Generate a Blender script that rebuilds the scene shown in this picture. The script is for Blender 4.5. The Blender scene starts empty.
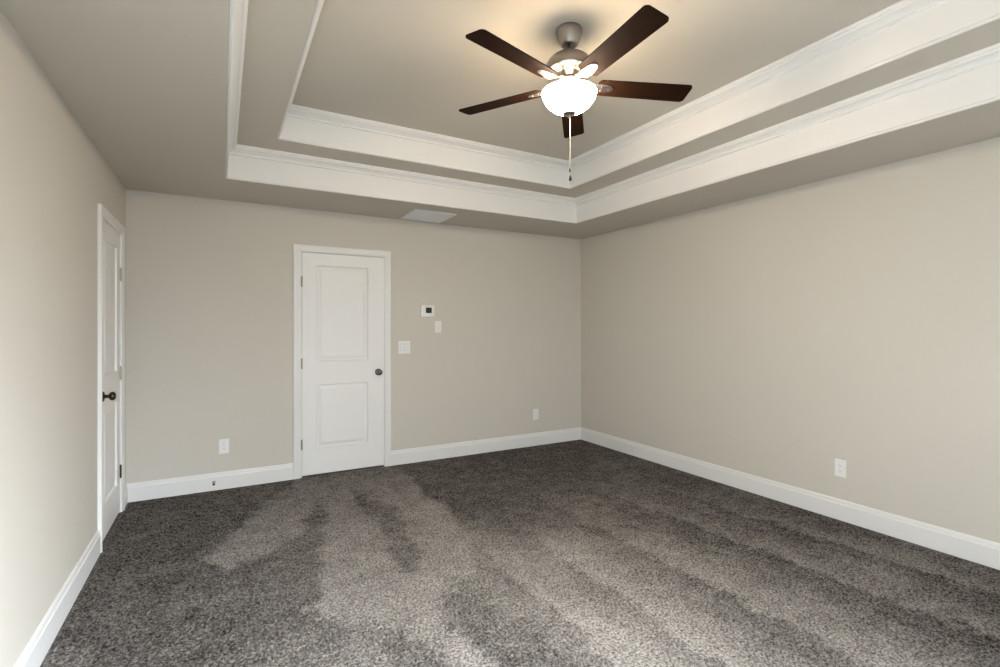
import bpy, bmesh, math, random
import numpy as np
from mathutils import Vector, Matrix

SC = bpy.context.scene
COL = SC.collection
PI = math.pi

# ------------------------------------------------------------------ room dimensions (metres)
W, D, H = 4.4835, 5.45, 2.442            # width, depth, height of the low ceiling border
YF = -D                                   # wall with the windows, behind the camera
OUT = (0.6884, 3.8539, -0.7098, -4.7402)  # first tray step: x0, x1, y back, y front
INN = (1.0036, 3.5364, -1.0225, -4.4275)  # second tray step
OH, OD = 0.2408, 0.0587                   # height and projection of its crown
IH, ID = 0.2318, 0.0714
Z1, Z2 = H + OH, H + OH + IH

# ------------------------------------------------------------------ camera
cam = bpy.data.cameras.new('camera')
cam.sensor_fit = 'HORIZONTAL'
cam.sensor_width = 36.0
cam.lens = 36.0 * 496.08 / 1000.0
cam.shift_y = -6.227 / 1000.0
cam.clip_start = 0.02
cam_ob = bpy.data.objects.new('camera', cam)
cam_ob.location = (0.6536, -4.8034, 1.3656)
cam_ob.rotation_euler = (PI / 2, 0, -0.5112)
COL.objects.link(cam_ob)
SC.camera = cam_ob

# ------------------------------------------------------------------ exposure, sky, daylight
SC.view_settings.view_transform = 'Standard'
SC.view_settings.look = 'None'
SC.view_settings.gamma = 1.0
SC.view_settings.use_curve_mapping = False
SC.view_settings.exposure = 1.37

SC.cycles.max_bounces = 14
SC.cycles.diffuse_bounces = 10
SC.cycles.sample_clamp_indirect = 8.0
SC.cycles.use_denoising = True
SC.cycles.denoising_prefilter = 'NONE'

world = bpy.data.worlds.new('sky')
SC.world = world
world.use_nodes = True
_wn, _wl = world.node_tree.nodes, world.node_tree.links
_wn.clear()
_wo = _wn.new('ShaderNodeOutputWorld')
_wb = _wn.new('ShaderNodeBackground')
_tc = _wn.new('ShaderNodeTexCoord')
_sx = _wn.new('ShaderNodeSeparateXYZ')
_rp = _wn.new('ShaderNodeValToRGB')
_rp.color_ramp.elements[0].position = 0.44
_rp.color_ramp.elements[0].color = (0.42, 0.46, 0.50, 1)      # sunlit ground
_rp.color_ramp.elements[1].position = 0.54
_rp.color_ramp.elements[1].color = (0.92, 0.985, 1.10, 1)      # bright hazy sky
_mr = _wn.new('ShaderNodeMapRange')
_mr.inputs['From Min'].default_value = -1
_wl.new(_tc.outputs['Generated'], _sx.inputs[0])
_wl.new(_sx.outputs['Z'], _mr.inputs['Value'])
_wl.new(_mr.outputs['Result'], _rp.inputs['Fac'])
# added glow lobe in the sky, aimed to brighten left wall and near floor
FILL_DIR = Vector((0.76, -0.40, 0.56)).normalized()
FILL_GLOW, FILL_POW = 20.0, 7.5
_dt = _wn.new('ShaderNodeVectorMath'); _dt.operation = 'DOT_PRODUCT'
_dt.inputs[1].default_value = FILL_DIR
_wl.new(_tc.outputs['Generated'], _dt.inputs[0])
_mxm = _wn.new('ShaderNodeMath'); _mxm.operation = 'MAXIMUM'; _mxm.inputs[1].default_value = 0
_wl.new(_dt.outputs['Value'], _mxm.inputs[0])
_pw = _wn.new('ShaderNodeMath'); _pw.operation = 'POWER'; _pw.inputs[1].default_value = FILL_POW
_wl.new(_mxm.outputs[0], _pw.inputs[0])
_ml = _wn.new('ShaderNodeMath'); _ml.operation = 'MULTIPLY_ADD'; _ml.inputs[1].default_value = FILL_GLOW; _ml.inputs[2].default_value = 1.0
_wl.new(_pw.outputs[0], _ml.inputs[0])
_vs = _wn.new('ShaderNodeVectorMath'); _vs.operation = 'SCALE'
_wl.new(_rp.outputs['Color'], _vs.inputs[0]); _wl.new(_ml.outputs[0], _vs.inputs['Scale'])
_wl.new(_vs.outputs['Vector'], _wb.inputs['Color'])
SKY = 3.4
_wb.inputs['Strength'].default_value = SKY
_wl.new(_wb.outputs[0], _wo.inputs['Surface'])

# openings in the wall behind the camera: x0, x1, sill, head (an added glazed patio door to light the near floor, and a window)
WINS = [(0.50, 2.30, 0.02, 2.10), (2.50, 3.40, 0.75, 2.10)]
for (wx0, wx1, wz0, wz1) in WINS:          # portals only steer sampling of the sky through the openings
    l = bpy.data.lights.new('window_portal', 'AREA')
    l.shape = 'RECTANGLE'
    l.size, l.size_y = wx1 - wx0, wz1 - wz0
    l.cycles.is_portal = True
    o = bpy.data.objects.new('window_portal', l)
    o.location = ((wx0 + wx1) / 2, YF - 0.16, (wz0 + wz1) / 2)
    o.rotation_euler = (PI / 2, 0, 0)      # emits towards +Y, into the room
    COL.objects.link(o)

LAMP_W = 1.7                              # each of the two bulbs of the fan light
LAMP_COL = (1.0, 0.72, 0.45)

# ------------------------------------------------------------------ materials
def srgb(r, g, b):
    return tuple((c / 12.92 if c <= .04045 else ((c + .055) / 1.055) ** 2.4) for c in (r / 255, g / 255, b / 255)) + (1,)

def mat(name, color, rough=.5, metal=0.0, spec=.5, coat=0.0):
    m = bpy.data.materials.new(name)
    m.use_nodes = True
    b = m.node_tree.nodes['Principled BSDF']
    b.inputs['Base Color'].default_value = color if len(color) == 4 else (*color, 1)
    b.inputs['Roughness'].default_value = rough
    b.inputs['Metallic'].default_value = metal
    b.inputs['Specular IOR Level'].default_value = spec
    if coat:
        b.inputs['Coat Weight'].default_value = coat
    return m

def add_noise_bump(m, scale, strength, dist=.001, detail=3.0):
    nt = m.node_tree
    b = nt.nodes['Principled BSDF']
    tc = nt.nodes.new('ShaderNodeTexCoord')
    n = nt.nodes.new('ShaderNodeTexNoise')
    n.inputs['Scale'].default_value = scale
    n.inputs['Detail'].default_value = detail
    bp = nt.nodes.new('ShaderNodeBump')
    bp.inputs['Strength'].default_value = strength
    bp.inputs['Distance'].default_value = dist
    nt.links.new(tc.outputs['Object'], n.inputs['Vector'])
    nt.links.new(n.outputs['Fac'], bp.inputs['Height'])
    nt.links.new(bp.outputs['Normal'], b.inputs['Normal'])
    return n

M = {}
M['wall'] = mat('greige_wall_paint', (0.600, 0.565, 0.506), .75, spec=.25)
add_noise_bump(M['wall'], 260, .12)
M['ceil'] = mat('greige_ceiling_paint', (0.560, 0.520, 0.455), .9, spec=.15)
add_noise_bump(M['ceil'], 200, .15)
M['trim'] = mat('white_trim_paint', (0.755, 0.748, 0.735), .38, spec=.45)
M['door'] = mat('white_door_paint', (0.80, 0.792, 0.778), .4, spec=.45)
M['plastic'] = mat('white_plastic', (0.80, 0.80, 0.79), .35)
M['cream'] = mat('cream_plastic', (0.80, 0.775, 0.725), .4)
M['gap_shade'] = mat('grey_gap_shade', (0.45, 0.45, 0.44), .5)  # shade of the rocker gaps, put into the colour
M['slot'] = mat('dark_slot', (0.03, 0.03, 0.03), .6)
M['lcd'] = mat('dark_green_display', (0.018, 0.032, 0.016), .25)
M['nickel'] = mat('brushed_nickel', (0.33, 0.30, 0.275), .36, 1.0)
add_noise_bump(M['nickel'], 500, .05)
M['bronze'] = mat('dark_bronze', (0.085, 0.066, 0.052), .3, 1.0)
M['hinge'] = mat('satin_hinge_metal', (0.36, 0.32, 0.26), .38, 1.0)
M['pewter'] = mat('dark_pewter', (0.15, 0.135, 0.12), .3, 1.0)
M['chain'] = mat('pull_chain_metal', (0.50, 0.47, 0.43), .35, 1.0)
M['rubber'] = mat('black_rubber', (0.02, 0.02, 0.02), .6)
M['fob'] = mat('dark_wood_fob', (0.03, 0.018, 0.012), .4)
M['vinyl'] = mat('white_window_vinyl', (0.8, 0.8, 0.8), .4)

# dark walnut fan blades with fine grain
m = mat('walnut_blade', (0.05, 0.022, 0.012), .65, spec=.03)
nt = m.node_tree; b = nt.nodes['Principled BSDF']
tc = nt.nodes.new('ShaderNodeTexCoord'); mp = nt.nodes.new('ShaderNodeMapping')
mp.inputs['Scale'].default_value = (3, 60, 60)
n = nt.nodes.new('ShaderNodeTexNoise'); n.inputs['Scale'].default_value = 2.5; n.inputs['Detail'].default_value = 5
r = nt.nodes.new('ShaderNodeValToRGB')
r.color_ramp.elements[0].position = .3; r.color_ramp.elements[0].color = (0.012, 0.0052, 0.0028, 1)
r.color_ramp.elements[1].position = .75; r.color_ramp.elements[1].color = (0.023, 0.0090, 0.0042, 1)
nt.links.new(tc.outputs['Object'], mp.inputs['Vector']); nt.links.new(mp.outputs[0], n.inputs['Vector'])
nt.links.new(n.outputs['Fac'], r.inputs['Fac']); nt.links.new(r.outputs['Color'], b.inputs['Base Color'])
M['blade'] = m

# frosted glass bowl of the lit lamp
m = mat('lit_frosted_glass', (0.9, 0.87, 0.8), .35)
b = m.node_tree.nodes['Principled BSDF']
b.inputs['Emission Color'].default_value = (1.0, 0.84, 0.65, 1)
b.inputs['Emission Strength'].default_value = 50.0
M['bowl'] = m
m = mat('frosted_glass_inside', (0.9, 0.87, 0.8), .35)
b = m.node_tree.nodes['Principled BSDF']
b.inputs['Emission Color'].default_value = (1.0, 0.84, 0.62, 1)
b.inputs['Emission Strength'].default_value = 7.0
M['bowl_in'] = m
m = mat('bulb_glass', (0.9, 0.9, 0.85), .4)
b = m.node_tree.nodes['Principled BSDF']
b.inputs['Emission Color'].default_value = (1.0, 0.8, 0.55, 1)
b.inputs['Emission Strength'].default_value = 3
M['bulb'] = m

# clear window pane: mostly lets the light through, a little mirror
m = bpy.data.materials.new('clear_pane'); m.use_nodes = True
nt = m.node_tree; nt.nodes.clear()
o_ = nt.nodes.new('ShaderNodeOutputMaterial'); mx = nt.nodes.new('ShaderNodeMixShader')
tr = nt.nodes.new('ShaderNodeBsdfTransparent'); gl = nt.nodes.new('ShaderNodeBsdfGlossy')
gl.inputs['Roughness'].default_value = .02; mx.inputs['Fac'].default_value = .07
tr.inputs['Color'].default_value = (.95, .97, .96, 1)
nt.links.new(tr.outputs[0], mx.inputs[1]); nt.links.new(gl.outputs[0], mx.inputs[2]); nt.links.new(mx.outputs[0], o_.inputs['Surface'])
M['pane'] = m

# cut pile carpet: brushed (lighter) and rough (darker, gappier) nap, per-vertex 0..1, daylight falloff put into it too
m = mat('grey_brown_carpet', (0.1, 0.09, 0.08), .95, spec=.08)
nt = m.node_tree; b = nt.nodes['Principled BSDF']; L = nt.links.new
b.inputs['Sheen Weight'].default_value = .25
b.inputs['Sheen Roughness'].default_value = .5
b.inputs['Sheen Tint'].default_value = (.75, .7, .65, 1)
tc = nt.nodes.new('ShaderNodeTexCoord')
at = nt.nodes.new('ShaderNodeAttribute'); at.attribute_name = 'nap_light'
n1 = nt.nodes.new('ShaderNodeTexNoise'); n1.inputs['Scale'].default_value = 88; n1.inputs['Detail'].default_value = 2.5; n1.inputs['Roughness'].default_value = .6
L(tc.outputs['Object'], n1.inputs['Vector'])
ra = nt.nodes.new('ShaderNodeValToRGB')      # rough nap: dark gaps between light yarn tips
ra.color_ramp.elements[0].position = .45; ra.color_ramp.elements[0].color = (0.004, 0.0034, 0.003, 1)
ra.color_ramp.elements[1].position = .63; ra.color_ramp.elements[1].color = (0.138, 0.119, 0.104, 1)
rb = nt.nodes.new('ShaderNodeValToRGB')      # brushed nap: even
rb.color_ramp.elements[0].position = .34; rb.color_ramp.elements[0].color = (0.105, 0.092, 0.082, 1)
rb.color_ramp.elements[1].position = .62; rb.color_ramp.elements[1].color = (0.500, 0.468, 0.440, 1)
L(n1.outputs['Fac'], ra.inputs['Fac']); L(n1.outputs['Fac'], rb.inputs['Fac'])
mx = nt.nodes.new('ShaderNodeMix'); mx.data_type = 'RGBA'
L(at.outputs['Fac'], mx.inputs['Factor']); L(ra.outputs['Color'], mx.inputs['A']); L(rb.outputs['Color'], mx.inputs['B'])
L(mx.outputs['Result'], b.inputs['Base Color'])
bp = nt.nodes.new('ShaderNodeBump'); bp.inputs['Distance'].default_value = .006
ms = nt.nodes.new('ShaderNodeMapRange'); ms.inputs['To Min'].default_value = .9; ms.inputs['To Max'].default_value = .35
L(at.outputs['Fac'], ms.inputs['Value']); L(ms.outputs['Result'], bp.inputs['Strength'])
L(n1.outputs['Fac'], bp.inputs['Height']); L(bp.outputs['Normal'], b.inputs['Normal'])
M['carpet'] = m

# ------------------------------------------------------------------ helpers
def link(name, me, material=None, parent=None, loc=None):
    if material is not None:
        me.materials.append(M[material] if isinstance(material, str) else material)
    o = bpy.data.objects.new(name, me)
    COL.objects.link(o)
    if parent is not None:
        o.parent = parent
    if loc is not None:
        o.location = loc
    return o

def obj(name, bm, material, parent=None, loc=None, smooth=False):
    bmesh.ops.recalc_face_normals(bm, faces=bm.faces[:])
    me = bpy.data.meshes.new(name)
    bm.to_mesh(me); bm.free()
    if smooth:
        for p in me.polygons:
            p.use_smooth = True
    return link(name, me, material, parent, loc)

def tag(o, label, cat, group=None, kind=None):
    o['label'] = label; o['category'] = cat
    if group: o['group'] = group
    if kind: o['kind'] = kind
    return o

def empty(name, loc, rz=0.0):
    o = bpy.data.objects.new(name, None)
    o.empty_display_size = .05
    o.location = loc; o.rotation_euler = (0, 0, rz)
    COL.objects.link(o)
    return o

def box(bm, x0, x1, y0, y1, z0, z1, bevel=0.0, seg=2):
    r = bmesh.ops.create_cube(bm, size=1)
    vs = r['verts']
    for v in vs:
        v.co = Vector(((x0 + x1) / 2 + v.co.x * (x1 - x0), (y0 + y1) / 2 + v.co.y * (y1 - y0), (z0 + z1) / 2 + v.co.z * (z1 - z0)))
    if bevel:
        es = list({e for v in vs for e in v.link_edges})
        bmesh.ops.bevel(bm, geom=es, offset=bevel, segments=seg, affect='EDGES', profile=.5)
    return bm

def lathe(bm, prof, seg=48, center=(0, 0), axis='z', caps=True):
    """prof: list of (radius, height)"""
    rings = []
    for (r_, h_) in prof:
        ring = []
        for k in range(seg):
            a = 2 * PI * k / seg
            p = (r_ * math.cos(a), r_ * math.sin(a), h_)
            if axis == 'y':
                p = (p[0], p[2], p[1])
            elif axis == 'x':
                p = (p[2], p[0], p[1])
            ring.append(bm.verts.new((p[0] + center[0], p[1] + center[1], p[2] + (center[2] if len(center) > 2 else 0))))
        rings.append(ring)
    for a, c in zip(rings, rings[1:]):
        for k in range(seg):
            bm.faces.new((a[k], a[(k + 1) % seg], c[(k + 1) % seg], c[k]))
    if caps:
        bm.faces.new(rings[0]); bm.faces.new(rings[-1])
    return bm

def loft(bm, sections, close=False, caps=True):
    """sections: lists of points of equal length, joined one after another (each an open or closed profile)"""
    rows = [[bm.verts.new(p) for p in s] for s in sections]
    n = len(rows[0])
    rng = range(n if close else n - 1)
    for a, c in zip(rows, rows[1:]):
        for k in rng:
            bm.faces.new((a[k], a[(k + 1) % n], c[(k + 1) % n], c[k]))
    if caps and close:
        bm.faces.new(rows[0]); bm.faces.new(rows[-1])
    return bm

# ------------------------------------------------------------------ door openings
DB = dict(a=1.2899, b=2.0453, z0=.015, z1=2.047)      # door in the back wall: slab x0, x1
DL = dict(a=-0.9276, b=-0.2510, z0=.015, z1=2.047)    # door in the left wall: slab y0, y1
GAP, JAMB, RECESS = .003, .018, .055
def opening(d):
    return d['a'] - GAP - JAMB, d['b'] + GAP + JAMB, d['z1'] + GAP + JAMB

# ------------------------------------------------------------------ walls
T = .14
def wall_boxes(u0, u1, z1, holes, depth):
    """cells of a wall in (u, z) with rectangular holes: returns boxes (u0,u1,z0,z1)"""
    us = sorted({u0, u1, *[h[0] for h in holes], *[h[1] for h in holes]})
    zs = sorted({0.0, z1, *[h[2] for h in holes], *[h[3] for h in holes]})
    out = []
    for a, c in zip(us, us[1:]):
        run = None
        for e, f in zip(zs, zs[1:]):
            solid = not any(h[0] - 1e-6 <= a and c <= h[1] + 1e-6 and h[2] - 1e-6 <= e and f <= h[3] + 1e-6 for h in holes)
            if solid:
                run = (run[0], f) if run else (e, f)
            else:
                if run: out.append((a, c, *run))
                run = None
        if run: out.append((a, c, *run))
    return out

ZW = H + .0
ob = opening(DB)
bm = bmesh.new()
for (a, c, e, f) in wall_boxes(0, W, ZW, [(ob[0], ob[1], 0, ob[2])], 0):
    box(bm, a, c, 0, T, e, f)
box(bm, ob[0], ob[1], RECESS, T, 0, ob[2])
tag(obj('wall_back', bm, 'wall'), 'greige painted back wall with the white door and thermostat', 'wall', kind='structure')
ol = opening(DL)
bm = bmesh.new()
for (a, c, e, f) in wall_boxes(YF - T, T, ZW, [(ol[0], ol[1], 0, ol[2])], 0):
    box(bm, -T, 0, a, c, e, f)
box(bm, -T, -RECESS, ol[0], ol[1], 0, ol[2])
tag(obj('wall_left', bm, 'wall'), 'greige painted left wall holding the door seen edge on', 'wall', kind='structure')
bm = bmesh.new()
box(bm, W, W + T, YF - T, T, 0, ZW)
tag(obj('wall_right', bm, 'wall'), 'long bare greige right wall with one outlet', 'wall', kind='structure')
bm = bmesh.new()
for (a, c, e, f) in wall_boxes(0, W, ZW, [(w[0], w[1], w[2], w[3]) for w in WINS], 0):
    box(bm, a, c, YF - T, YF, e, f)
tag(obj('wall_front', bm, 'wall'), 'greige window wall behind the viewer', 'wall', kind='structure')

# ------------------------------------------------------------------ tray ceiling (one folded surface with a backing slab)
bm = bmesh.new()
def rect(x0, x1, y0, y1, z):
    return [bm.verts.new(p) for p in ((x0, y0, z), (x1, y0, z), (x1, y1, z), (x0, y1, z))]
e_ = .012
rings = [rect(-T, W + T, T, YF - T, H),
         rect(OUT[0] - e_, OUT[1] + e_, OUT[2] + e_, OUT[3] - e_, H),
         rect(OUT[0] - e_, OUT[1] + e_, OUT[2] + e_, OUT[3] - e_, Z1),
         rect(INN[0] - e_, INN[1] + e_, INN[2] + e_, INN[3] - e_, Z1),
         rect(INN[0] - e_, INN[1] + e_, INN[2] + e_, INN[3] - e_, Z2)]
for a, c in zip(rings, rings[1:]):
    for k in range(4):
        bm.faces.new((a[k], a[(k + 1) % 4], c[(k + 1) % 4], c[k]))
bm.faces.new(rings[-1])
top = rect(-T, W + T, T, YF - T, Z2 + .12)
for k in range(4):
    bm.faces.new((rings[0][k], rings[0][(k + 1) % 4], top[(k + 1) % 4], top[k]))
bm.faces.new(top)
tag(obj('ceiling', bm, 'ceil'), 'greige two step tray ceiling', 'ceiling', kind='structure')

# crown boards of the two steps: profile (projection, height), mitred, one piece per side
def crown_profile(h, d):
    p = [(-.011, .0), (-.001, -.001), (.003, .004), (.003, .010), (-.002, .016), (-.003, .020), (-.003, h * .735), (.004, h * .745), (.011, h * .748), (.012, h * .765), (.010, h * .785)]
    a0, b0, a1, b1 = .012, h * .795, d - .024, h - .032
    for k in range(6):                       # shallow cove
        t = k / 5
        p.append((a0 + (a1 - a0) * (t ** 1.3), b0 + (b1 - b0) * t))
    p += [(d - .012, h - .029), (d - .008, h - .024), (d - .008, h - .017), (d - .001, h - .014), (d, h - .010), (d, h), (-.011, h)]
    return p
def crown(idx, rct, z, h, d, words):
    x0, x1, y0, y1 = rct
    prof = crown_profile(h, d)
    c = lambda ix, iy: [((x0 + q) if ix == 0 else (x1 - q), (y0 - q) if iy == 0 else (y1 + q), z + r_) for q, r_ in prof]
    sides = [(c(0, 0), c(1, 0), 'back'), (c(1, 0), c(1, 1), 'right'), (c(1, 1), c(0, 1), 'front'), (c(0, 1), c(0, 0), 'left')]
    for k, (s0, s1, nm) in enumerate(sides):
        bm = bmesh.new()
        loft(bm, [s0, s1], close=True)
        tag(obj('trim_%d' % (idx + k), bm, 'trim'), 'white crown moulding on the %s side of the %s tray step' % (nm, words), 'moulding', kind='structure')
crown(1, OUT, H, OH, OD, 'lower')
crown(5, INN, Z1, IH, ID, 'upper')

# ------------------------------------------------------------------ baseboards: profile (thickness, height)
BH, BT = .1448, .0155
BP = [(0, 0), (BT, 0), (BT, BH - .036), (BT - .001, BH - .031), (BT - .005, BH - .028), (BT - .0055, BH - .022), (BT - .0065, BH - .012), (BT - .0095, BH - .003), (BT - .0125, BH), (0, BH)]
CW, CT = .0635, .018                         # casing width, thickness
CASE_B = (DB['a'] - .0135 - CW, DB['b'] + .0015 + CW)
CASE_B = (1.2132, 2.1075)
CASE_L = (-1.0030, -0.1757)
def base(name, pts, words):
    bm = bmesh.new()
    loft(bm, pts, close=True)
    return tag(obj(name, bm, 'trim'), words, 'baseboard', kind='structure')
base('baseboard_back', [[(q, -q, r_) for q, r_ in BP], [(CASE_B[0], -q, r_) for q, r_ in BP]], 'white baseboard on the back wall left of the white door')
base('baseboard_back', [[(CASE_B[1], -q, r_) for q, r_ in BP], [(W - q, -q, r_) for q, r_ in BP]], 'white baseboard on the back wall right of the white door')
base('baseboard_right', [[(W - q, -q, r_) for q, r_ in BP], [(W - q, YF + q, r_) for q, r_ in BP]], 'long white baseboard along the right wall')
base('baseboard_left', [[(q, CASE_L[0], r_) for q, r_ in BP], [(q, YF + q, r_) for q, r_ in BP]], 'white baseboard along the left wall nearer than its door')
base('baseboard_left', [[(q, -q, r_) for q, r_ in BP], [(q, CASE_L[1], r_) for q, r_ in BP]], 'stub of white baseboard between left door and corner')
base('baseboard_front', [[(q, YF + q, r_) for q, r_ in BP], [(W - q, YF + q, r_) for q, r_ in BP]], 'white baseboard under the windows behind the viewer')

# ------------------------------------------------------------------ doors (built facing -Y at the wall plane y = 0, u along the wall)
def casing_mesh(bm, u0, u1, ztop, w, ct):
    # (outward from the opening, thickness)
    pr = [(0, 0), (0, .009), (.004, .0115), (.012, .0120), (.016, .0145), (.030, .0155), (.044, ct - .001), (.050, ct), (w - .004, ct), (w, ct - .003), (w, 0)]
    secs = [[(u0 + w - q, -t, 0) for q, t in pr], [(u0 + w - q, -t, ztop - w + q) for q, t in pr],
            [(u1 - w + q, -t, ztop - w + q) for q, t in pr], [(u1 - w + q, -t, 0) for q, t in pr]]
    loft(bm, secs, close=True)

def slab_mesh(bm, u0, u1, z0, z1, panels, th=.035, y=0.001):
    us = [u0, panels[0][0], panels[0][1], u1]
    zs = [z0] + [v for p in panels for v in p[2:]] + [z1]
    rim = []
    vs = {}
    def V(u, yy, z):
        k = (round(u, 5), round(yy, 5), round(z, 5))
        if k not in vs: vs[k] = bm.verts.new((u, yy, z))
        return vs[k]
    for i in range(3):
        for j in range(len(zs) - 1):
            if i == 1 and j in (1, 3):
                a, c, e, f = us[1], us[2], zs[j], zs[j + 1]
                rr = [(0, 0), (.004, -.002), (.009, .009), (.013, .0105), (.022, .0105), (.030, .0085), (.046, .0035), (.050, .003)]
                prev = None
                for (ins, dp) in rr:
                    ring = [V(a + ins, y + dp, e + ins), V(c - ins, y + dp, e + ins), V(c - ins, y + dp, f - ins), V(a + ins, y + dp, f - ins)]
                    if prev:
                        for k in range(4):
                            bm.faces.new((prev[k], prev[(k + 1) % 4], ring[(k + 1) % 4], ring[k]))
                    prev = ring
                bm.faces.new(prev)
            else:
                bm.faces.new((V(us[i], y, zs[j]), V(us[i + 1], y, zs[j]), V(us[i + 1], y, zs[j + 1]), V(us[i], y, zs[j + 1])))
    # edges and back of the slab
    fr = []
    for u in us: fr.append((u, z0))
    for z in zs[1:]: fr.append((u1, z))
    for u in us[::-1][1:]: fr.append((u, z1))
    for z in zs[::-1][1:-1]: fr.append((u0, z))
    back = [V(u, y + th, z) for u, z in fr]
    front = [V(u, y, z) for u, z in fr]
    n = len(fr)
    for k in range(n):
        bm.faces.new((front[k], front[(k + 1) % n], back[(k + 1) % n], back[k]))
    bm.faces.new(back)

def make_door(name, d, case, panels, knob_u, knob_mat, hinge_side, hinge_z, ct, root):
    bm = bmesh.new(); casing_mesh(bm, case[0], case[1], 2.1146, CW, ct)
    obj('casing', bm, 'trim', root)
    o0, o1, oz = d['a'] - GAP, d['b'] + GAP, d['z1'] + GAP
    bm = bmesh.new()
    box(bm, o0 - JAMB, o0, 0, RECESS, 0, oz + JAMB); box(bm, o1, o1 + JAMB, 0, RECESS, 0, oz + JAMB); box(bm, o0, o1, 0, RECESS, oz, oz + JAMB)
    for (p, q) in ((o0, o0 + .011), (o1 - .011, o1)):           # stops behind the slab
        box(bm, p, q, .0375, RECESS, 0, oz)
    box(bm, o0 + .011, o1 - .011, .0375, RECESS, oz - .011, oz)
    obj('jamb', bm, 'trim', root)
    bm = bmesh.new(); slab_mesh(bm, d['a'], d['b'], d['z0'], d['z1'], panels)
    slab = obj('door_slab', bm, 'door', root)
    # knob with rose and neck
    bm = bmesh.new()
    lathe(bm, [(.031, 0.0005), (.0325, -.003), (.031, -.007), (.024, -.010), (.013, -.012)], 32, (knob_u, .0, .930), 'y')
    rose = obj('rosette', bm, knob_mat, root, smooth=True)
    bm = bmesh.new()
    lathe(bm, [(.012, -.0105), (.0105, -.020), (.0105, -.030), (.014, -.034), (.0225, -.038), (.0272, -.046), (.0278, -.053), (.0255, -.060), (.019, -.066), (.009, -.069), (.001, -.0695)], 32, (knob_u, .0, .930), 'y')
    kn = obj('door_knob', bm, knob_mat, root, smooth=True)
    kn['label'] = 'round dark metal door knob'
    for z in hinge_z:
        bm = bmesh.new()
        u = (d['a'] - GAP / 2) if hinge_side < 0 else (d['b'] + GAP / 2)
        for k in range(5):                                       # knuckles
            za, zb = z - .0445 + k * .0178, z - .0445 + k * .0178 + .0172
            lathe(bm, [(.0050, za), (.0058, za + .001), (.0058, zb - .001), (.0050, zb)], 14, (u, -.0048))
        lathe(bm, [(.0005, z + .0445), (.0045, z + .0450), (.0040, z + .0490), (.0008, z + .051)], 12, (u, -.0048))
        lathe(bm, [(.0008, z - .051), (.0040, z - .0490), (.0045, z - .0450), (.0005, z - .0445)], 12, (u, -.0048))
        box(bm, u - .0135 if hinge_side < 0 else u + .002, u - .002 if hinge_side < 0 else u + .0135, -.0012, .0002, z - .044, z + .044)
        h = obj('hinge', bm, 'bronze' if (hinge_side > 0 and z < .5) else 'hinge', root, smooth=False)
    # latch plate in the gap on the knob side
    bm = bmesh.new()
    u = (d['b'] + GAP / 2) if hinge_side < 0 else (d['a'] - GAP / 2)
    box(bm, u - .0014, u + .0014, -.0025, .020, .930 - .029, .930 + .029)
    if hinge_side < 0:
        box(bm, u + .0014, u + .009, -.003, -.0002, .930 - .026, .930 + .026, .001, 1)
    obj('strike_plate', bm, 'bronze', root)

# door straight ahead
root = empty('door_1', (0, 0, 0))
tag(root, 'closed white two panel door facing the viewer in the back wall', 'door', kind='structure')
make_door('door_1', DB, CASE_B, [(1.411, 1.892, .252, .842), (1.411, 1.892, 1.050, 1.938)], 1.985, 'pewter', -1, (1.78, 1.035, .300), CT, root)
# door in the left wall: built along -Y .. and turned so that the face looks to +X
root = empty('door_2', (0, 0, 0), PI / 2)    # local u = world y, local -y = world +x
tag(root, 'white two panel door seen nearly edge on in left wall', 'door', kind='structure')
DLw = dict(a=DL['a'], b=DL['b'], z0=DL['z0'], z1=DL['z1'])
make_door('door_2', DLw, CASE_L, [(-.9276 + .122, -.2510 - .122, .230, .842), (-.9276 + .122, -.2510 - .122, 1.050, 1.938)], -.866, 'bronze', 1, (1.755, 1.030, .305), .021, root)

# ------------------------------------------------------------------ windows behind the camera
for k, (x0, x1, z0, z1) in enumerate(WINS):
    root = empty('window_%d' % (k + 1), ((x0 + x1) / 2, YF, z0))
    tag(root, '%s behind the viewer' % ('wide white glazed patio door added for daylight', 'narrower white double hung window')[k], 'window', kind='structure')
    w2, h = (x1 - x0) / 2, z1 - z0
    bm = bmesh.new()
    f = .035
    box(bm, -w2, -w2 + f, -.12, -.03, 0, h); box(bm, w2 - f, w2, -.12, -.03, 0, h)
    box(bm, -w2 + f, w2 - f, -.12, -.03, 0, f); box(bm, -w2 + f, w2 - f, -.12, -.03, h - f, h)
    obj('frame', bm, 'vinyl', root)
    for q, (za, zb, yy) in enumerate(((f, h / 2 + .02, -.06), (h / 2 - .02, h - f, -.09))):
        bm = bmesh.new()
        s = .035
        a, c = -w2 + f, w2 - f
        box(bm, a, a + s, yy - .025, yy, za, zb); box(bm, c - s, c, yy - .025, yy, za, zb)
        box(bm, a + s, c - s, yy - .025, yy, za, za + s); box(bm, a + s, c - s, yy - .025, yy, zb - s, zb)
        sash = obj('sash', bm, 'vinyl', root)
        bm = bmesh.new()
        box(bm, a + s, c - s, yy - .014, yy - .010, za + s, zb - s)
        obj('pane', bm, 'pane', sash)
    bm = bmesh.new(); box(bm, -w2 - .05, w2 + .05, -.03, .035, -.022, 0, .004)
    obj('sill', bm, 'trim', root)
    bm = bmesh.new()
    for (a, c, e, g) in ((-w2 - .05, -w2, 0, h), (w2, w2 + .05, 0, h), (-w2 - .05, w2 + .05, h, h + .06)):
        box(bm, a, c, 0, .015, e, g, .003, 1)
    obj('casing', bm, 'trim', root)

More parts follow.
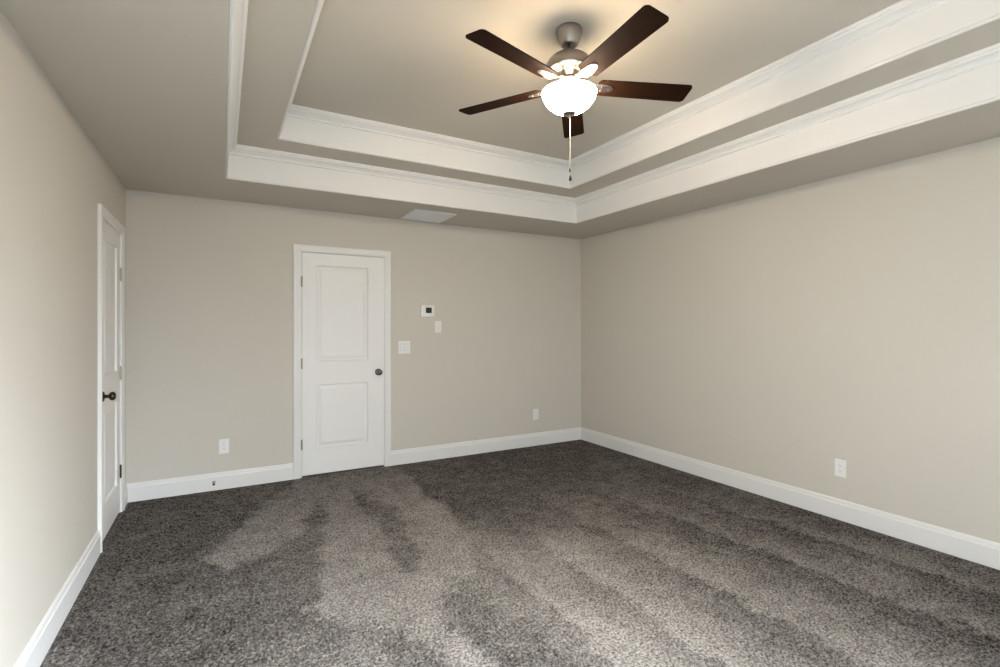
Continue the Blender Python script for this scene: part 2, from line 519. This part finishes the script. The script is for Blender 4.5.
# ------------------------------------------------------------------ carpet
def smooth_noise(nx, ny, cells, rng):
    g = rng.random((cells[1] + 2, cells[0] + 2))
    x = np.linspace(0, cells[0], nx, endpoint=False); y = np.linspace(0, cells[1], ny, endpoint=False)
    xi, yi = x.astype(int), y.astype(int)
    fx, fy = x - xi, y - yi
    fx, fy = fx * fx * (3 - 2 * fx), fy * fy * (3 - 2 * fy)
    a = g[np.ix_(yi, xi)]; b_ = g[np.ix_(yi, xi + 1)]; c = g[np.ix_(yi + 1, xi)]; d = g[np.ix_(yi + 1, xi + 1)]
    return (a * (1 - fx) + b_ * fx) * (1 - fy)[:, None] + (c * (1 - fx) + d * fx) * fy[:, None]

def poly_mask(X, Y, poly):
    inside = np.zeros(X.shape, bool)
    n = len(poly)
    for i in range(n):
        x0, y0 = poly[i]; x1, y1 = poly[(i + 1) % n]
        if y0 == y1: continue
        c = ((Y < y0) != (Y < y1)) & (X < (x1 - x0) * (Y - y0) / (y1 - y0) + x0)
        inside ^= c
    return inside

def blur(a, k):
    for _ in range(2):
        for ax in (0, 1):
            p = np.pad(a, [(k, k) if i == ax else (0, 0) for i in (0, 1)], mode='edge')
            cs = np.cumsum(p, axis=ax); cs = np.insert(cs, 0, 0, axis=ax)
            n = a.shape[ax]
            a = (np.take(cs, range(2 * k + 1, 2 * k + 1 + n), axis=ax) - np.take(cs, range(0, n), axis=ax)) / (2 * k + 1)
    return a

def make_carpet():
    rng = np.random.default_rng(7)
    x0, x1, y0, y1 = -.09, W + .09, YF - .05, .09
    nx, ny = 760, 900
    xs, ys = np.linspace(x0, x1, nx), np.linspace(y0, y1, ny)
    X, Y = np.meshgrid(xs, ys)
    # wobble so that the vacuum tracks get ragged edges
    wob = (smooth_noise(nx, ny, (30, 36), rng) - .5) * .07 + (smooth_noise(nx, ny, (150, 180), rng) - .5) * .07 + (smooth_noise(nx, ny, (290, 350), rng) - .5) * .05
    wob2 = (smooth_noise(nx, ny, (30, 36), rng) - .5) * .07 + (smooth_noise(nx, ny, (150, 180), rng) - .5) * .07 + (smooth_noise(nx, ny, (290, 350), rng) - .5) * .05
    Xw, Yw = X + wob, Y + wob2
    # brushed pile plus painted daylight falloff, at a few places of the floor
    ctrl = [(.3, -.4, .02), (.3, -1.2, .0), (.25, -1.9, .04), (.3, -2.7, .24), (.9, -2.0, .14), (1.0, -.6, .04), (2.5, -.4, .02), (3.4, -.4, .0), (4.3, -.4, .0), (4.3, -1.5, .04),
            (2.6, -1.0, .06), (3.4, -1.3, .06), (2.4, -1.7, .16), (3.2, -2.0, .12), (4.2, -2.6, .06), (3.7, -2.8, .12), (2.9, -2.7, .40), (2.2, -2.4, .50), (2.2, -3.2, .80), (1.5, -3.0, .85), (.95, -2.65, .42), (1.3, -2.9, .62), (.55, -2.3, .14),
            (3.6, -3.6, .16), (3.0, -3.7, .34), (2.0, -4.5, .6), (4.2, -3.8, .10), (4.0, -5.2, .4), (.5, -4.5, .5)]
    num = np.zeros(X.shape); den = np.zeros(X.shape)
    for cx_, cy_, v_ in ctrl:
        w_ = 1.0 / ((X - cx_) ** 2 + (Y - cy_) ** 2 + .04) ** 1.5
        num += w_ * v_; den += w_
    nap_light = num / den
    nap_light += (smooth_noise(nx, ny, (9, 11), rng) - .5) * .16
    # long parallel vacuum tracks along the right half, each fading from a sharp edge
    cent = [(2.02, 1.9), (2.40, 1.55), (2.86, 1.55), (3.50, 1.75), (4.02, 2.0), (4.36, 9.0)]
    u = Xw + .07 * (Y + 3.0) * (X - 2.4) * .9
    for (c0, st), (c1, _) in zip(cent, cent[1:]):
        t = (u - c0) / (c1 - c0)
        band = np.where((t >= 0) & (t < 1), np.clip(1.15 - 1.0 * t, 0, 1) * np.clip(t * 10, 0, 1), 0)
        nap_light = np.where((t >= 0) & (t < 1) & (Y < -1.2), nap_light + (.62 * band - .24) * np.clip(1.25 - .17 * X, .5, 1) * np.clip((-Y - 1.3) / 1.7, 0, 1), nap_light)
    # brushed swathes fanning out from the door
    light = [[(1.27, .02), (1.52, -.1), (1.30, -.80), (1.12, -1.25), (.92, -1.50), (.74, -1.60), (.55, -1.42), (.70, -1.10), (.95, -.60)],
             [(1.42, .02), (1.82, .02), (1.62, -.62), (1.56, -1.02), (1.66, -1.70), (1.70, -2.35), (1.52, -2.70), (1.3, -2.62), (1.12, -2.45), (1.02, -2.30), (1.12, -2.05), (1.18, -1.60), (1.30, -1.20), (1.34, -.70)],
             [(1.66, .02), (2.13, .02), (2.17, -.40), (2.12, -.85), (2.14, -1.35), (2.06, -1.95), (1.86, -2.35), (1.70, -2.30), (1.72, -1.70), (1.75, -1.20), (1.70, -.85), (1.62, -.50)]]
    Lm = np.zeros(X.shape)
    for p in light:
        Lm = np.maximum(Lm, poly_mask(Xw, Yw, p))
    dark = [[(1.58, -.95), (1.70, -.92), (1.80, -1.12), (1.76, -1.50), (1.68, -1.95), (1.60, -2.20), (1.52, -2.10), (1.56, -1.70), (1.60, -1.35)],
            [(1.60, -2.50), (1.74, -2.44), (1.82, -2.62), (1.90, -3.0), (1.95, -3.5), (1.72, -3.5), (1.60, -2.9)],
            [(1.28, -2.66), (1.38, -2.60), (1.44, -2.9), (1.46, -3.3), (1.2, -3.2), (1.22, -2.9)]]
    Dm = np.zeros(X.shape)
    for p in dark:
        Dm = np.maximum(Dm, poly_mask(Xw, Yw, p))
    Lm, Dm = blur(Lm.astype(float), 2), blur(Dm.astype(float), 2)
    daylight_ramp = np.clip((-Y) / 2.6, 0, 1)  # swathes paler towards the windows: daylight falloff painted in
    nap_light = nap_light * (1 - Lm) + (.22 + .52 * daylight_ramp) * Lm
    nap_light = nap_light * (1 - Dm) + (.04 + .30 * daylight_ramp) * Dm
    nap_light += (smooth_noise(nx, ny, (60, 72), rng) - .5) * .20 + (smooth_noise(nx, ny, (150, 180), rng) - .5) * .16
    nap_light = np.clip(nap_light, 0, 1)
    # pile: tufts, gaps where the nap is rough
    t1 = smooth_noise(nx, ny, (340, 400), rng)
    t2 = rng.random((ny, nx))
    pile = (t1 - .5) * .014 + (t2 - .5) * .007
    amp = 1.0 - .65 * nap_light
    Z = pile * amp - .001
    edge = np.minimum(np.minimum(X, W - X), np.minimum(-Y, Y - YF))
    Z = np.where(edge < .03, Z * .3 - .002, Z)
    co = np.stack([X, Y, Z], -1).reshape(-1, 3).astype(np.float32)
    idx = np.arange(nx * ny).reshape(ny, nx)
    f = np.stack([idx[:-1, :-1], idx[:-1, 1:], idx[1:, 1:], idx[1:, :-1]], -1).reshape(-1, 4)
    me = bpy.data.meshes.new('floor')
    me.vertices.add(len(co)); me.vertices.foreach_set('co', co.ravel())
    me.loops.add(f.size); me.loops.foreach_set('vertex_index', f.ravel().astype(np.int32))
    me.polygons.add(len(f))
    me.polygons.foreach_set('loop_start', np.arange(0, f.size, 4, dtype=np.int32))
    a = me.attributes.new('nap_light', 'FLOAT', 'POINT')
    a.data.foreach_set('value', nap_light.ravel().astype(np.float32))
    me.update(calc_edges=True)
    for_smooth = np.ones(len(f), bool)
    me.polygons.foreach_set('use_smooth', for_smooth)
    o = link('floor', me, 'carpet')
    tag(o, 'dark grey brown cut pile carpet floor with vacuum tracks', 'carpet', kind='structure')
make_carpet()

# ------------------------------------------------------------------ ceiling fan
FX, FY = 2.2305, -2.7275
fan = empty('ceiling_fan', (FX, FY, Z2))
tag(fan, 'brushed nickel ceiling fan with five dark blades and lit bowl lamp', 'ceiling fan')
z_ = lambda z: z - Z2                        # heights below are world heights
bm = bmesh.new()
lathe(bm, [(.066, z_(Z2)), (.068, z_(2.905)), (.066, z_(2.893)), (.062, z_(2.875)), (.052, z_(2.848)), (.044, z_(2.833)), (.040, z_(2.829)), (.030, z_(2.830)), (.024, z_(2.836))], 40)
obj('canopy', bm, 'nickel', fan, smooth=True)
bm = bmesh.new(); lathe(bm, [(.0105, z_(2.838)), (.0105, z_(2.792))], 20); obj('downrod', bm, 'nickel', fan, smooth=True)
bm = bmesh.new()
lathe(bm, [(.018, z_(2.792)), (.024, z_(2.790)), (.028, z_(2.783)), (.050, z_(2.780)), (.074, z_(2.774)), (.094, z_(2.763)), (.110, z_(2.748)), (.120, z_(2.730)), (.1235, z_(2.712)), (.1235, z_(2.696)), (.119, z_(2.689)),
           (.084, z_(2.687)), (.070, z_(2.684)), (.064, z_(2.676)), (.056, z_(2.660)), (.050, z_(2.652))], 56)
obj('motor_housing', bm, 'nickel', fan, smooth=True)
bm = bmesh.new()
lathe(bm, [(.030, z_(2.653)), (.062, z_(2.651)), (.066, z_(2.647)), (.066, z_(2.638)), (.060, z_(2.634)), (.030, z_(2.632))], 48)
obj('flywheel', bm, 'nickel', fan, smooth=True)
bm = bmesh.new()
lathe(bm, [(.034, z_(2.634)), (.040, z_(2.630)), (.042, z_(2.612)), (.038, z_(2.600)), (.030, z_(2.596)), (.010, z_(2.595))], 40)
obj('light_fitter', bm, 'nickel', fan, smooth=True)
bm = bmesh.new(); lathe(bm, [(.005, z_(2.597)), (.005, z_(2.478))], 12); obj('centre_rod', bm, 'nickel', fan, smooth=True)
# glass bowl, a shell 4 mm thick
outp = [(.020, 2.481), (.040, 2.484), (.066, 2.492), (.090, 2.505), (.110, 2.522), (.126, 2.543), (.136, 2.563), (.1405, 2.576), (.1415, 2.583), (.1405, 2.587)]
inp = [(.1375, 2.586), (.1365, 2.577), (.132, 2.565), (.122, 2.547), (.106, 2.526), (.087, 2.510), (.064, 2.497), (.039, 2.489), (.020, 2.486)]
bm = bmesh.new(); lathe(bm, [(a, z_(c)) for a, c in outp + inp], 64, caps=False)
bowl = obj('lamp_bowl', bm, 'bowl', fan, smooth=True); bowl.data.materials.append(M['bowl_in'])
for p_ in bowl.data.polygons:
    if p_.index >= 64 * (len(outp) - 1): p_.material_index = 1
bowl['label'] = 'glowing white frosted glass bowl'
bm = bmesh.new()
lathe(bm, [(.0025, z_(2.452)), (.006, z_(2.455)), (.0075, z_(2.462)), (.007, z_(2.467)), (.022, z_(2.469)), (.033, z_(2.474)), (.035, z_(2.480)), (.030, z_(2.484))], 32)
obj('finial', bm, 'nickel', fan, smooth=True)
for k, ang in enumerate((25, 205)):
    bx, by = .055 * math.cos(math.radians(ang)), .055 * math.sin(math.radians(ang))
    bm = bmesh.new()
    lathe(bm, [(.004, z_(2.520)), (.016, z_(2.526)), (.022, z_(2.538)), (.021, z_(2.552)), (.013, z_(2.560)), (.004, z_(2.566))], 20, (bx, by))
    obj('bulb', bm, 'bulb', fan, smooth=True)
    l = bpy.data.lights.new('bulb_light', 'POINT'); l.energy = LAMP_W; l.color = LAMP_COL; l.shadow_soft_size = .045
    o = bpy.data.objects.new('bulb_light', l); o.location = (bx, by, z_(2.578)); COL.objects.link(o); o.parent = fan
# blades: outline (r, half width) measured from the hub, pitched about their long axis
def blade_outline():
    pts = []
    r0, r1, w0, w1, rc0, rc1 = .150, .654, .058, .0655, .022, .022
    def arc(cx, cy, rad, a0, a1, n=7):
        return [(cx + rad * math.cos(math.radians(a0 + (a1 - a0) * k / n)), cy + rad * math.sin(math.radians(a0 + (a1 - a0) * k / n))) for k in range(n + 1)]
    pts += arc(r0 + rc0, -w0 + rc0, rc0, 180, 270)
    pts += arc(r1 - rc1, -w1 + rc1, rc1, 270, 360)
    pts += arc(r1 - rc1, w1 - rc1, rc1, 0, 90)
    pts += arc(r0 + rc0, w0 - rc0, rc0, 90, 180)
    return pts
ZB = 2.620
PITCH = -math.radians(11)
_u = math.radians(-130)
WOBBLE = Matrix.Rotation(math.radians(1.1), 4, Vector((math.sin(_u), -math.cos(_u), 0)))   # the rotor hangs a touch out of level
for k in range(5):
    az = math.radians(-166.1 + 72 * k)
    R = Matrix.Translation((0, 0, z_(ZB))) @ WOBBLE @ Matrix.Translation((0, 0, -z_(ZB))) @ Matrix.Rotation(az, 4, 'Z') @ Matrix.Translation((0, 0, z_(ZB))) @ Matrix.Rotation(PITCH, 4, 'X')
    bm = bmesh.new()
    ol_ = blade_outline()
    lo = [bm.verts.new((x, y, -.0)) for x, y in ol_]; hi = [bm.verts.new((x, y, .006)) for x, y in ol_]
    n = len(ol_)
    bm.faces.new(lo); bm.faces.new(hi)
    for i in range(n):
        bm.faces.new((lo[i], lo[(i + 1) % n], hi[(i + 1) % n], hi[i]))
    bl = obj('fan_blade', bm, 'blade', fan); bl.matrix_local = R
    # iron: tongue under the blade, neck rising to the flywheel
    bm = bmesh.new()
    secs = []
    for (r_, hw, zt, th) in ((.050, .016, .030, .006), (.075, .017, .026, .005), (.105, .022, .010, .005), (.130, .029, -.0005, .005), (.165, .030, -.0005, .004), (.200, .025, -.0005, .004), (.222, .020, -.0005, .004), (.232, .012, -.0005, .003), (.236, .004, -.0005, .003)):
        secs.append([(r_, -hw, zt), (r_, hw, zt), (r_, hw * .9, zt - th), (r_, -hw * .9, zt - th)])
    loft(bm, secs, close=True)
    for (sx, sy) in ((.172, .014), (.172, -.014), (.212, 0)):
        lathe(bm, [(.0055, -.0040), (.0050, -.0062), (.0020, -.0072)], 12, (sx, sy))
    ir = obj('blade_bracket', bm, 'nickel', fan); ir.matrix_local = R
# pull chains of small beads with dark fobs
def chain(x, y, ztop, zbot, fob):
    bm = bmesh.new()
    n = int((ztop - zbot) / .0048)
    for i in range(n):
        zc = ztop - (i + .5) * (ztop - zbot) / n
        s = bmesh.ops.create_icosphere(bm, subdivisions=1, radius=.0016, matrix=Matrix.Translation((x, y, z_(zc))))
    lathe(bm, [(.0007, z_(zbot)), (.0007, z_(ztop))], 6, (x, y))
    c = obj('pull_chain', bm, 'chain', fan, smooth=True)
    bm = bmesh.new()
    rf, hf = (.0078, .030) if fob else (.0048, .022)
    lathe(bm, [(.0015, z_(zbot + .001)), (.45 * rf, z_(zbot - .10 * hf)), (.75 * rf, z_(zbot - .35 * hf)), (rf, z_(zbot - .62 * hf)), (.92 * rf, z_(zbot - .82 * hf)), (.5 * rf, z_(zbot - .97 * hf)), (.0008, z_(zbot - hf))], 18, (x, y))
    f = obj('chain_fob', bm, 'fob', c, smooth=True)
fw = Vector((math.sin(.5112), math.cos(.5112)))
rt = Vector((math.cos(.5112), -math.sin(.5112)))
p = fw * -.004 + rt * .006
chain(p.x, p.y, 2.457, 2.155, True)
p = fw * -.012 + rt * .002
chain(p.x, p.y, 2.468, 2.190, False)

# ------------------------------------------------------------------ wall plates and devices (front faces -Y in local space)
def plate_bm(w, h, t=.006):
    bm = bmesh.new()
    box(bm, -w / 2, w / 2, -t, 0, -h / 2, h / 2, .0025, 2)
    return bm

def outlet(name, loc, rz, label, w=.075, h=.122, group='duplex outlets low on the walls'):
    t = empty(name, loc, rz); tag(t, label, 'outlet', group)
    obj('cover_plate', plate_bm(w, h), 'plastic', t)
    for s in (1, -1):
        bm = bmesh.new()
        pts = [(.0165 * math.cos(a), .0165 * math.sin(a)) for a in np.linspace(0, 2 * PI, 28, endpoint=False)]
        pts = [(x, max(-.0125, min(.0125, z))) for x, z in pts]
        loft(bm, [[(x, -.0055, z + s * .0195) for x, z in pts], [(x * .97, -.0076, z * .97 + s * .0195) for x, z in pts]], close=True)
        rc = obj('receptacle', bm, 'plastic', t)
        bm = bmesh.new()
        for (sx, sh) in ((-.0062, .0045), (.0062, .0038)):
            box(bm, sx - .0009, sx + .0009, -.0079, -.0070, s * .0195 + .003 - sh, s * .0195 + .003 + sh)
        lathe(bm, [(.0024, -.0079), (.0024, -.0070)], 12, (0, 0, s * .0195 - .0075), 'y')
        obj('slots', bm, 'slot', rc)
    bm = bmesh.new(); lathe(bm, [(.0032, -.0055), (.0030, -.0068), (.001, -.0071)], 14, (0, 0, 0), 'y')
    obj('screw', bm, 'plastic', t, smooth=True)
    return t
outlet('outlet', (.670, 0, .360), 0, 'white outlet on the back wall between the corner and the white door')
outlet('outlet', (3.818, 0, .359), 0, 'white outlet on the back wall near the right corner')
outlet('outlet', (W, -2.916, .366), PI / 2 * -1, 'white outlet on the long right wall above the baseboard')

t = empty('light_switch', (2.2475, 0, 1.166)); tag(t, 'white two gang rocker switch plate right of the white door', 'light switch')
obj('cover_plate', plate_bm(.122, .126), 'plastic', t)
for s in (-1, 1):
    bm = bmesh.new()
    x = s * .023
    loft(bm, [[(x - .0165, -.0055, -.0335), (x + .0165, -.0055, -.0335), (x + .0165, -.0055, .0335), (x - .0165, -.0055, .0335)],
              [(x - .0160, -.0070, -.0330), (x + .0160, -.0070, -.0330), (x + .0160, -.0100, .0330), (x - .0160, -.0100, .0330)]], close=True)
    obj('rocker', bm, 'plastic', t)
    bm = bmesh.new(); box(bm, x - .0182, x + .0182, -.0063, -.0050, -.0352, .0352); obj('rocker_gap_shade', bm, 'gap_shade', t)  # grey rim paints the shade in the gap round the rocker
    for zz in (-.048, .048):
        bm = bmesh.new(); lathe(bm, [(.003, -.0055), (.0028, -.0066), (.001, -.0068)], 12, (x, 0, zz), 'y'); obj('screw', bm, 'plastic', t)

t = empty('thermostat', (2.490, 0, 1.533)); tag(t, 'white thermostat with dark square display on the back wall', 'thermostat')
bm = bmesh.new(); box(bm, -.072, .072, -.026, 0, -.060, .060, .006, 3); obj('body', bm, 'plastic', t)
bm = bmesh.new(); box(bm, -.040, .069, -.029, -.025, -.055, .055, .003, 2); obj('face_cover', bm, 'plastic', t)
bm = bmesh.new(); box(bm, -.024, .040, -.0302, -.0285, -.022, .034, .0008, 1)
d_ = obj('display', bm, 'lcd', t); d_['label'] = 'dark green liquid crystal display'
for i in range(3):
    bm = bmesh.new(); box(bm, -.020 + i * .024, -.004 + i * .024, -.0305, -.0285, -.043, -.035, .0008, 1); obj('button', bm, 'plastic', t)

t = empty('wall_plate', (2.609, 0, 1.370)); tag(t, 'blank off-white cover plate on the wall just below the thermostat', 'wall plate')
obj('cover_plate', plate_bm(.076, .122), 'cream', t)
for zz in (-.042, .042):
    bm = bmesh.new(); lathe(bm, [(.0032, -.0055), (.0030, -.0068), (.001, -.0071)], 14, (0, 0, zz), 'y'); obj('screw', bm, 'cream', t)

# spring door stop on the baseboard
t = empty('door_stop', (.597, -BT, .070)); tag(t, 'small door stop with black tip on the back baseboard', 'door stop')
bm = bmesh.new(); lathe(bm, [(.013, .0), (.013, -.002), (.008, -.006), (.006, -.008)], 20, (0, 0, 0), 'y'); obj('base', bm, 'chain', t, smooth=True)
bm = bmesh.new()
prof = []
for k in range(40):
    prof.append((.0046 if k % 2 else .0056, -.008 - k * .0013))
lathe(bm, prof, 14, (0, 0, 0), 'y'); obj('spring', bm, 'chain', t, smooth=True)
bm = bmesh.new(); lathe(bm, [(.006, -.058), (.0085, -.060), (.0088, -.070), (.0070, -.074), (.002, -.075)], 18, (0, 0, 0), 'y'); obj('tip', bm, 'rubber', t, smooth=True)

# return air grille on the low ceiling border
t = empty('air_vent', (2.392, -.285, H)); tag(t, 'white square louvred air vent on the ceiling near the back wall', 'air vent')
VS = .208
bm = bmesh.new()
pr = [(0, 0), (0, -.004), (.004, -.012), (.012, -.013), (.014, -.010), (.014, 0)]
cs = lambda sx, sy: [(sx * (VS - q), sy * (VS - q), r_) for q, r_ in pr]
loft(bm, [cs(-1, -1), cs(1, -1), cs(1, 1), cs(-1, 1), cs(-1, -1)], close=True, caps=False)
bmesh.ops.remove_doubles(bm, verts=bm.verts[:], dist=1e-5)
obj('frame', bm, 'trim', t)
bm = bmesh.new()
ns = 22
for i in range(ns):
    y = -VS + .014 + (2 * VS - .028) * (i + .5) / ns
    v = [(y - .009, -.003), (y + .0085, -.0125), (y + .009, -.0115), (y - .0085, -.002)]
    loft(bm, [[(-VS + .014, a, c) for a, c in v], [(VS - .014, a, c) for a, c in v]], close=True)
obj('louvres', bm, 'trim', t)
